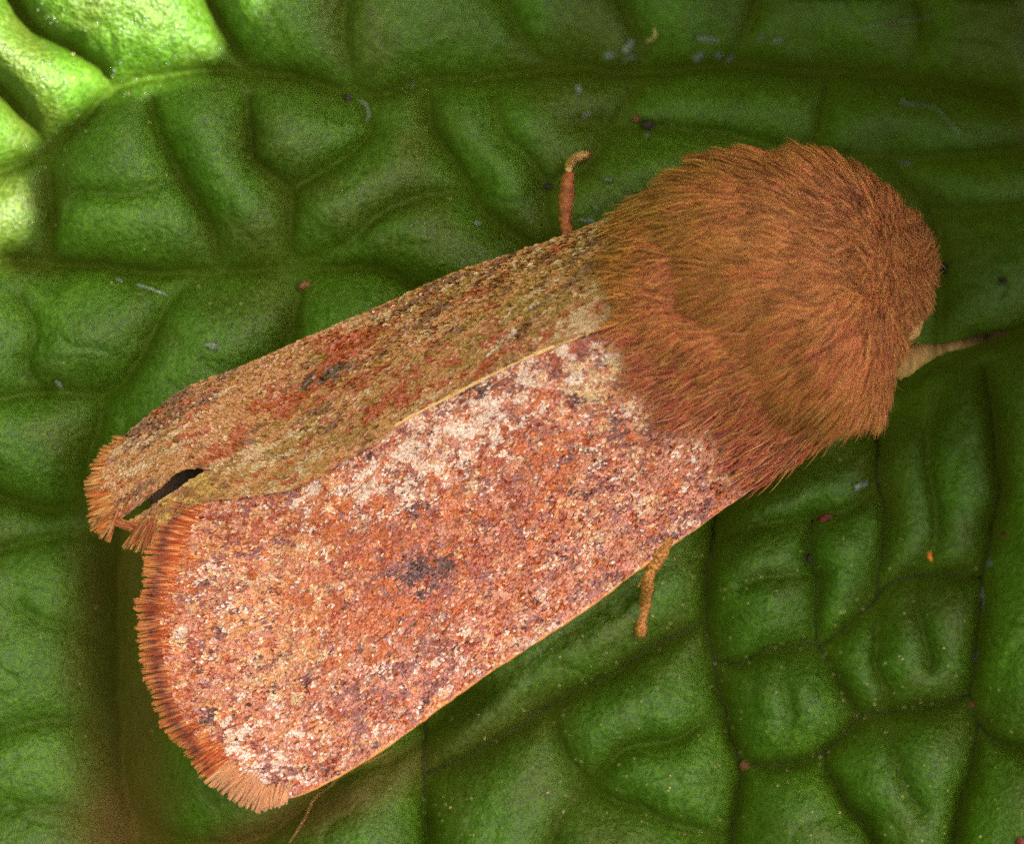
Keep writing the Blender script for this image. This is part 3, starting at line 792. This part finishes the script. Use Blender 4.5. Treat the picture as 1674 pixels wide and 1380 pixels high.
# ---- legs and antennae
def limb(name, parent, pts, mat, nseg=14, n=60, rough=.10, seed=1):
    q = spline(np.array(pts, float), n)
    r = q[:, 3] * (1 + rough * (vnoise(np.arange(n) / 2.1, 0.3, seed) - .5) * 2)
    V, F = tube(P(q[:, 0], q[:, 1], q[:, 2]), r, nseg)
    V = V + (np.stack([vnoise(V[:, 0] * 14, V[:, 1] * 14 + V[:, 2] * 9, seed + k) for k in range(3)], 1) - .5) * .022
    return mesh_obj(name, V, F, mat, parent)
lz = float(leaf_z(np.array([P(1048, 1033, 0)[0]]), np.array([P(1048, 1033, 0)[1]]))[0])
leg = limb('leg', moth, [(1110, 850, .55, .05), (1095, 872, .5, .12), (1078, 905, .42, .135), (1068, 925, .36, .125), (1064, 932, .34, .085), (1059, 950, .30, .105), (1054, 985, lz + .22, .10), (1049, 1015, lz + .14, .092), (1047, 1034, lz + .09, .095), (1046, 1040, lz + .07, .07)], M_LEG, seed=3)
for dx_, dy_ in ((-13, 9), (10, 10)):
    limb('claw', leg, [(1047, 1034, lz + .08, .03), (1047 + dx_ * .5, 1040, lz + .07, .022), (1047 + dx_, 1036 + dy_, lz + .03, .008)], M_BODY, 8, 12, .05, 9)
limb('spur', leg, [(1066, 930, .36, .03), (1052, 944, .32, .025), (1042, 960, .28, .006)], M_LEG, 8, 14, .1, 10)
leg['label'] = 'scaly tawny leg sticking out below the lower wing edge'
lx, ly = P(955, 252, 0)[:2]
lz = float(leaf_z(np.array([lx]), np.array([ly]))[0])
leg2 = limb('leg', moth, [(930, 410, .5, .10), (925, 365, .42, .105), (924, 345, .38, .118), (926, 315, .3, .125), (928, 292, .25, .12), (932, 281, .2, .07)], M_LEG_DARK, seed=4)
for dx_, dy_ in ((9, -5), (8, 5)):
    limb('claw', leg2, [(960, 252, lz + .08, .028), (960 + dx_ * .6, 252 + dy_ * .7, lz + .08, .02), (960 + dx_, 252 + dy_, lz + .03, .006)], M_BODY, 8, 12, .05, 9)
limb('tarsus', leg2, [(931, 284, .2, .05), (930, 273, .14, .065), (934, 263, lz + .18, .075), (944, 256, lz + .13, .078), (954, 253, lz + .1, .07), (961, 252, lz + .08, .05)], M_ANT, seed=14)['label'] = 'pale golden bent foot'
leg2['label'] = 'thin reddish leg with a pale bent foot above the upper wing'
lx, ly = P(1600, 556, 0)[:2]
lz = float(leaf_z(np.array([lx]), np.array([ly]))[0])
q = [(1430, 594, 1.2, .24), (1462, 592, 1.1, .29), (1482, 587, .95, .26), (1505, 579, .72, .17), (1535, 571, .42, .095), (1570, 563, .2, .085), (1600, 555, lz + .26, .07), (1625, 548, lz + .18, .05), (1645, 542, lz + .12, .03)]
ant = limb('antenna', moth, q, M_FRINGE, 12, 90, .16, 5)
av = np.zeros(len(ant.data.vertices) * 3); ant.data.vertices.foreach_get('co', av); av = av.reshape(-1, 3)
ak = np.clip((av[:, 0] - 6.6) / 1.4, 0, 1)[:, None]
ac = (lin(182, 142, 84) * (1 - ak) + lin(88, 58, 36) * ak) * (.55 + .8 * vnoise(av[:, 0] * 16, av[:, 1] * 10, 77))[:, None]
aa = ant.data.color_attributes.new('pigment', 'FLOAT_COLOR', 'POINT')
aa.data.foreach_set('color', np.column_stack([ac, np.ones(len(ac))]).astype(np.float32).ravel())
limb('palp', moth, [(1460, 552, 1.7, .10), (1488, 545, 1.65, .11), (1501, 532, 1.5, .085), (1503, 516, 1.35, .05)], M_ANT, 10, 20, .1, 6)['label'] = 'short pale palp beside the head'
limb('palp', moth, [(1470, 500, 1.2, .12), (1492, 505, 1.0, .13), (1508, 512, .85, .06)], M_LEG, 10, 20, .1, 8)['label'] = 'reddish palp at the front of the head'

# ------------------------------------------------------------------ litter on the leaf
def lump(name, px, py, rx, ry, rot, mat, label, cat, seed, group=None, sink=.3, tall=.8, amp=.45):
    n, m = 14, 20
    th = np.linspace(0, math.pi, n)[:, None]; ph = np.linspace(0, 2 * math.pi, m, endpoint=False)[None]
    d = np.stack([np.sin(th) * np.cos(ph), np.sin(th) * np.sin(ph), np.cos(th) + 0 * ph], -1).reshape(-1, 3)
    k = 1 + amp * (vnoise(d[:, 0] * 2.2 + d[:, 2] * 1.7 + 9, d[:, 1] * 2.2 - d[:, 2] * 1.3 + 5, seed) - .5) * 2 + .25 * (vnoise(d[:, 0] * 5 + d[:, 2] * 3, d[:, 1] * 5, seed + 1) - .5)
    d = d * k[:, None] * np.array([rx, ry, min(rx, ry) * tall]) * .82
    c, s = math.cos(rot), math.sin(rot)
    d = np.stack([d[:, 0] * c - d[:, 1] * s, d[:, 0] * s + d[:, 1] * c, d[:, 2]], 1)
    x, y = P(px, py, 0)[:2]
    z = float(leaf_z(np.array([x]), np.array([y]))[0])
    o = mesh_obj(name, d, grid_faces(n, m, True), mat)
    o.location = (x, y, z + min(rx, ry) * tall * (1 - sink) * .6 + .02)
    return tag(o, label, cat, group)
M_DARK = plain('dark_grit', (0.010, 0.006, 0.006), (0.035, 0.018, 0.014), 9, .5, .5)
M_RED = plain('red_brown_grit', lin(70, 14, 8), lin(140, 34, 14), 7, .5, .5)
M_ORANGE = plain('orange_grain', lin(196, 84, 18), lin(236, 140, 40), 10, .5, .4)
M_BROWN = plain('brown_crumb', lin(80, 52, 26), lin(140, 92, 46), 8, .6, .5)
M_PALE = plain('pale_flake', (0.10, 0.15, 0.11), (0.26, 0.30, 0.25), 14, .4, .3)
M_SILK = plain('silk', (0.13, 0.18, 0.13), (0.28, 0.33, 0.27), 10, .35, .2)
M_CREAM = plain('pollen', lin(150, 130, 70), lin(220, 200, 140), 4, .5, .2)
lump('grit', 562, 147, .085, .075, .4, M_DARK, 'dark crumb on the vein, alone in the upper left of the leaf', 'grit', 401)
lump('grit', 1064, 190, .12, .10, .2, M_DARK, 'black crumb beside a tan one, above the furry shoulder', 'grit', 402)
lump('crumb', 1045, 180, .09, .07, .2, M_BROWN, 'tan crumb touching a black one, above the furry shoulder', 'crumb', 403)
lump('grit', 897, 296, .09, .075, .1, M_DARK, 'black crumb just left of the moth\'s upper leg', 'grit', 404)
lump('grit', 1356, 850, .15, .085, .25, M_RED, 'dark red crumb with a paler tail, right of the lower wing', 'grit', 405)
lump('grit', 1330, 917, .085, .09, 0, M_DARK, 'dark crumb in the crease below the red crumb', 'grit', 406)
lump('grain', 1530, 912, .055, .11, .3, M_ORANGE, 'bright orange oval grain on the leaf', 'grain', 407, amp=.2)
lump('grit', 1563, 432, .09, .12, -.5, M_DARK, 'dark smudge of grit on the leaf right of the head', 'grit', 408)
lump('grit', 1527, 498, .07, .06, 0, M_DARK, 'small black crumb between the head and the antenna', 'grit', 409)
lump('grit', 1656, 455, .10, .05, -.4, M_DARK, 'thin dark crumb at the right edge above the antenna', 'grit', 410)
lump('crumb', 492, 462, .12, .10, .6, M_BROWN, 'brown crumb in the crease left of the upper wing\'s middle', 'crumb', 411)
lump('crumb', 1655, 877, .04, .05, 0, M_RED, 'tiny reddish crumb at the far right of the leaf', 'crumb', 412)
lump('crumb', 1225, 1264, .10, .09, 0, M_BROWN, 'brown crumb where four creases meet below the wing', 'crumb', 413)
lump('crumb', 1602, 1160, .08, .07, 0, M_BROWN, 'brown crumb at the crease crossing near the right edge', 'crumb', 414)
lump('crumb', 145, 998, .07, .05, 0, M_BROWN, 'dull orange crumb in the hollow left of the wing fringe', 'crumb', 415)
lump('grit', 1668, 1376, .10, .08, 0, M_RED, 'red crumb in the bottom right corner', 'grit', 416)
lump('grit', 1478, 17, .045, .045, 0, M_RED, 'tiny red crumb under the silk strand at the top', 'grit', 417)

def flake(px, py, l, w, rot, label, seed, mat=M_PALE, name='flake'):
    r = np.random.default_rng(seed)
    n = 14
    a = np.linspace(0, 2 * math.pi, n, endpoint=False)
    k = r.uniform(.55, 1.15, n)
    x0 = np.cos(a) * l * k; y0 = np.sin(a) * w * k
    c, s = math.cos(rot), math.sin(rot)
    x = x0 * c - y0 * s; y = x0 * s + y0 * c
    cx, cy = P(px, py, 0)[:2]
    zr = leaf_z(cx + x, cy + y); zc = float(leaf_z(np.array([cx]), np.array([cy]))[0])
    zt = np.maximum(zr, zc - .1) + r.uniform(.03, .09, n)
    V = [(0, 0, .10)] + [(x[i], y[i], zt[i] - zc) for i in range(n)] + [(0, 0, .075)] + [(x[i] * .98, y[i] * .98, zt[i] - zc - .025) for i in range(n)]
    F = [(0, 1 + i, 1 + (i + 1) % n) for i in range(n)] + [(n + 1, n + 2 + (i + 1) % n, n + 2 + i) for i in range(n)] + [(1 + i, n + 2 + i, n + 2 + (i + 1) % n, 1 + (i + 1) % n) for i in range(n)]
    o = mesh_obj(name, V, F, mat, None, False)
    o.location = (cx, cy, zc)
    return tag(o, label, 'flake', 'pale flakes stuck on the leaf')
flake(1000, 72, .13, .07, .3, 'pale ragged flake at the left end of the flake row along the top', 1)
flake(1033, 57, .20, .07, .9, 'slanting leaf shaped pale flake in the row along the top', 2)
flake(1034, 76, .20, .03, .35, 'thin pale sliver under the slanting flake at the top', 3)
flake(1165, 44, .22, .05, -.1, 'long flat pale flake above the brightest one at the top', 4)
flake(1150, 73, .13, .08, .4, 'brightest chunky pale flake in the row along the top', 5)
flake(1186, 70, .10, .06, .2, 'faint round pale flake right of the brightest one', 6)
flake(1207, 73, .08, .05, .7, 'small pale flake second right of the brightest one', 7)
flake(1257, 41, .13, .035, .8, 'thin slanting pale flake right of the flat one at the top', 8)
flake(1286, 46, .11, .05, .2, 'pale flake at the right end of the flake row along the top', 9)
flake(948, 130, .05, .11, .1, 'small upright pale flake below the left end of the flake row', 10)
flake(962, 175, .11, .04, .4, 'pale flake in the crease left of the black and tan crumbs', 11)
flake(1063, 210, .05, .06, .4, 'pale speck just under the black crumb above the shoulder', 12)
flake(996, 288, .07, .045, -.5, 'pale chip right of the moth\'s pale bent foot', 13)
flake(962, 357, .15, .05, -.15, 'pale sliver lying against the upper wing near its root', 14)
flake(976, 335, .05, .05, 0, 'tiny pale chip above the sliver at the upper wing root', 15)
flake(781, 360, .05, .06, 0, 'pale chip on the cell corner above the upper wing', 16)
flake(345, 565, .14, .06, -.2, 'pale smear of a flake above the upper wing tip', 17)
flake(88, 628, .05, .08, .4, 'pale chip on the leaf far left of the wing tip', 18)
flake(1510, 150, .22, .05, -.15, 'pale sliver in the dark upper right of the leaf', 19)
flake(1505, 250, .14, .05, .05, 'faint pale flake above the head at the right', 20)
flake(1416, 795, .17, .06, .5, 'pale patch of residue beside the lower wing\'s shoulder', 21)
flake(1620, 985, .03, .26, -.08, 'long silvery sliver in the crease at the right edge', 22)
flake(1632, 925, .05, .10, -.3, 'short silvery sliver above the long one at the right edge', 23)
flake(1608, 1080, .03, .09, -.3, 'small silvery chip below the long sliver at the right edge', 24)

def strand(pts, r, mat, label, name='silk_strand', cat='strand', h=.06):
    q = spline(np.array(pts, float), 50)
    w = np.stack([(q[:, 0] - 837) / 100, (690 - q[:, 1]) / 100], 1)
    z = leaf_z(w[:, 0], w[:, 1])
    z = np.convolve(np.pad(z, 4, 'edge'), np.ones(9) / 9, 'valid')
    z = np.maximum(z, leaf_z(w[:, 0], w[:, 1])) + h
    rr = r * (.6 + .8 * vnoise(np.arange(50) / 4, .2, int(pts[0][0]))); rr[-4:] *= .5; rr[:3] *= .5
    V, F = tube(np.column_stack([w, z]), rr, 7)
    return tag(mesh_obj(name, V, F, mat), label, cat)
strand([(1425, 25), (1470, 16), (1510, 8), (1560, -4)], .013, M_SILK, 'pale silk strand crossing the top edge at the right')
strand([(1525, 153), (1555, 160), (1572, 180), (1597, 204)], .012, M_SILK, 'bent pale silk strand in the dark upper right')
strand([(1076, 28), (1078, 38), (1070, 46), (1062, 48)], .025, M_CREAM, 'short hooked cream fibre between pale flakes at the top', 'fibre', 'fibre')
strand([(580, 151), (592, 158), (598, 175), (594, 188)], .015, M_SILK, 'curled white thread on the leaf right of the lone dark crumb', 'thread', 'thread')
strand([(215, 462), (240, 470), (266, 480)], .013, M_SILK, 'short white thread on the leaf edge cell at the left', 'thread', 'thread')
strand([(180, 452), (192, 458)], .016, M_SILK, 'tiny white thread left of the short white thread', 'thread', 'thread')
M_FIB = plain('fibre', lin(130, 92, 48), lin(176, 132, 78), 6, .5, .2)
strand([(640, 1236), (600, 1252), (560, 1268), (535, 1295), (510, 1315), (492, 1350), (470, 1385)], .015, M_FIB, 'wavy tan fibre on the leaf below the wing tip', 'fibre', 'fibre')

# pollen specks and glistening beads: too many to count
def beads(name, pts, rad, mat, label, cat, seed):
    r = np.random.default_rng(seed)
    x = (pts[:, 0] - 837) / 100; y = (690 - pts[:, 1]) / 100
    z = leaf_z(x, y)
    oc = np.array([(1, 0, 0), (0, 1, 0), (-1, 0, 0), (0, -1, 0), (0, 0, 1), (0, 0, -1), (.7, .7, .3), (-.7, .7, .3), (-.7, -.7, .3), (.7, -.7, .3)], float)
    oc = np.array([(math.cos(a) * math.cos(b), math.sin(a) * math.cos(b), math.sin(b)) for b in (-.6, .1, .8) for a in np.linspace(0, 2 * math.pi, 6, endpoint=False)] + [(0, 0, 1)])
    f = []
    for l in range(2):
        for k in range(6):
            f.append((l * 6 + k, l * 6 + (k + 1) % 6, (l + 1) * 6 + (k + 1) % 6, (l + 1) * 6 + k))
    for k in range(6): f.append((12 + k, 12 + (k + 1) % 6, 18))
    V, F = [], []
    for i in range(len(x)):
        s = rad * r.uniform(.5, 1.5)
        V.append(oc * s * r.uniform(.8, 1.2, 3) + np.array([x[i], y[i], z[i] + s * .4]))
        F += [tuple(q + 19 * i for q in g_) for g_ in f]
    return tag(mesh_obj(name, np.vstack(V), F, mat), label, cat, None, 'stuff')
pts = [np.column_stack([rng.uniform(560, 1674, 420), rng.uniform(880, 1380, 420)]), np.column_stack([rng.uniform(0, 1674, 160), rng.uniform(0, 1380, 160)])]
for pl in ([(1407, 1186), (1380, 1225), (1350, 1245)], [(1407, 1186), (1460, 1172), (1540, 1158)], [(1354, 1075), (1375, 1115), (1400, 1160)], [(1217, 955), (1250, 945)]):
    q = spline(np.array(pl, float), 8); pts.append(q + rng.normal(0, 4, q.shape))
pts = np.vstack(pts)
beads('pollen_specks', pts, .012, M_CREAM, 'cream pollen specks sprinkled over the leaf', 'pollen', 5)
mw, nt, b = new_mat('glint_bead')  # clear beads added to make glints on the leaf
b.inputs['Base Color'].default_value = (.9, .95, .9, 1); b.inputs['Roughness'].default_value = .03
b.inputs['Transmission Weight'].default_value = .9; b.inputs['IOR'].default_value = 1.33
gl = np.vstack([np.column_stack([rng.uniform(0, 370, 260), rng.uniform(0, 420, 260)]), np.column_stack([rng.normal(672, 18, 26), rng.normal(130, 14, 26)])])
gl = gl[(gl[:, 0] / 400 + gl[:, 1] / 430 < 1.05) | (gl[:, 0] > 500)]
beads('glint_bead', gl, .014, mw, 'clear beads added for the glints on the sunlit corner of the leaf', 'glint_bead', 6)
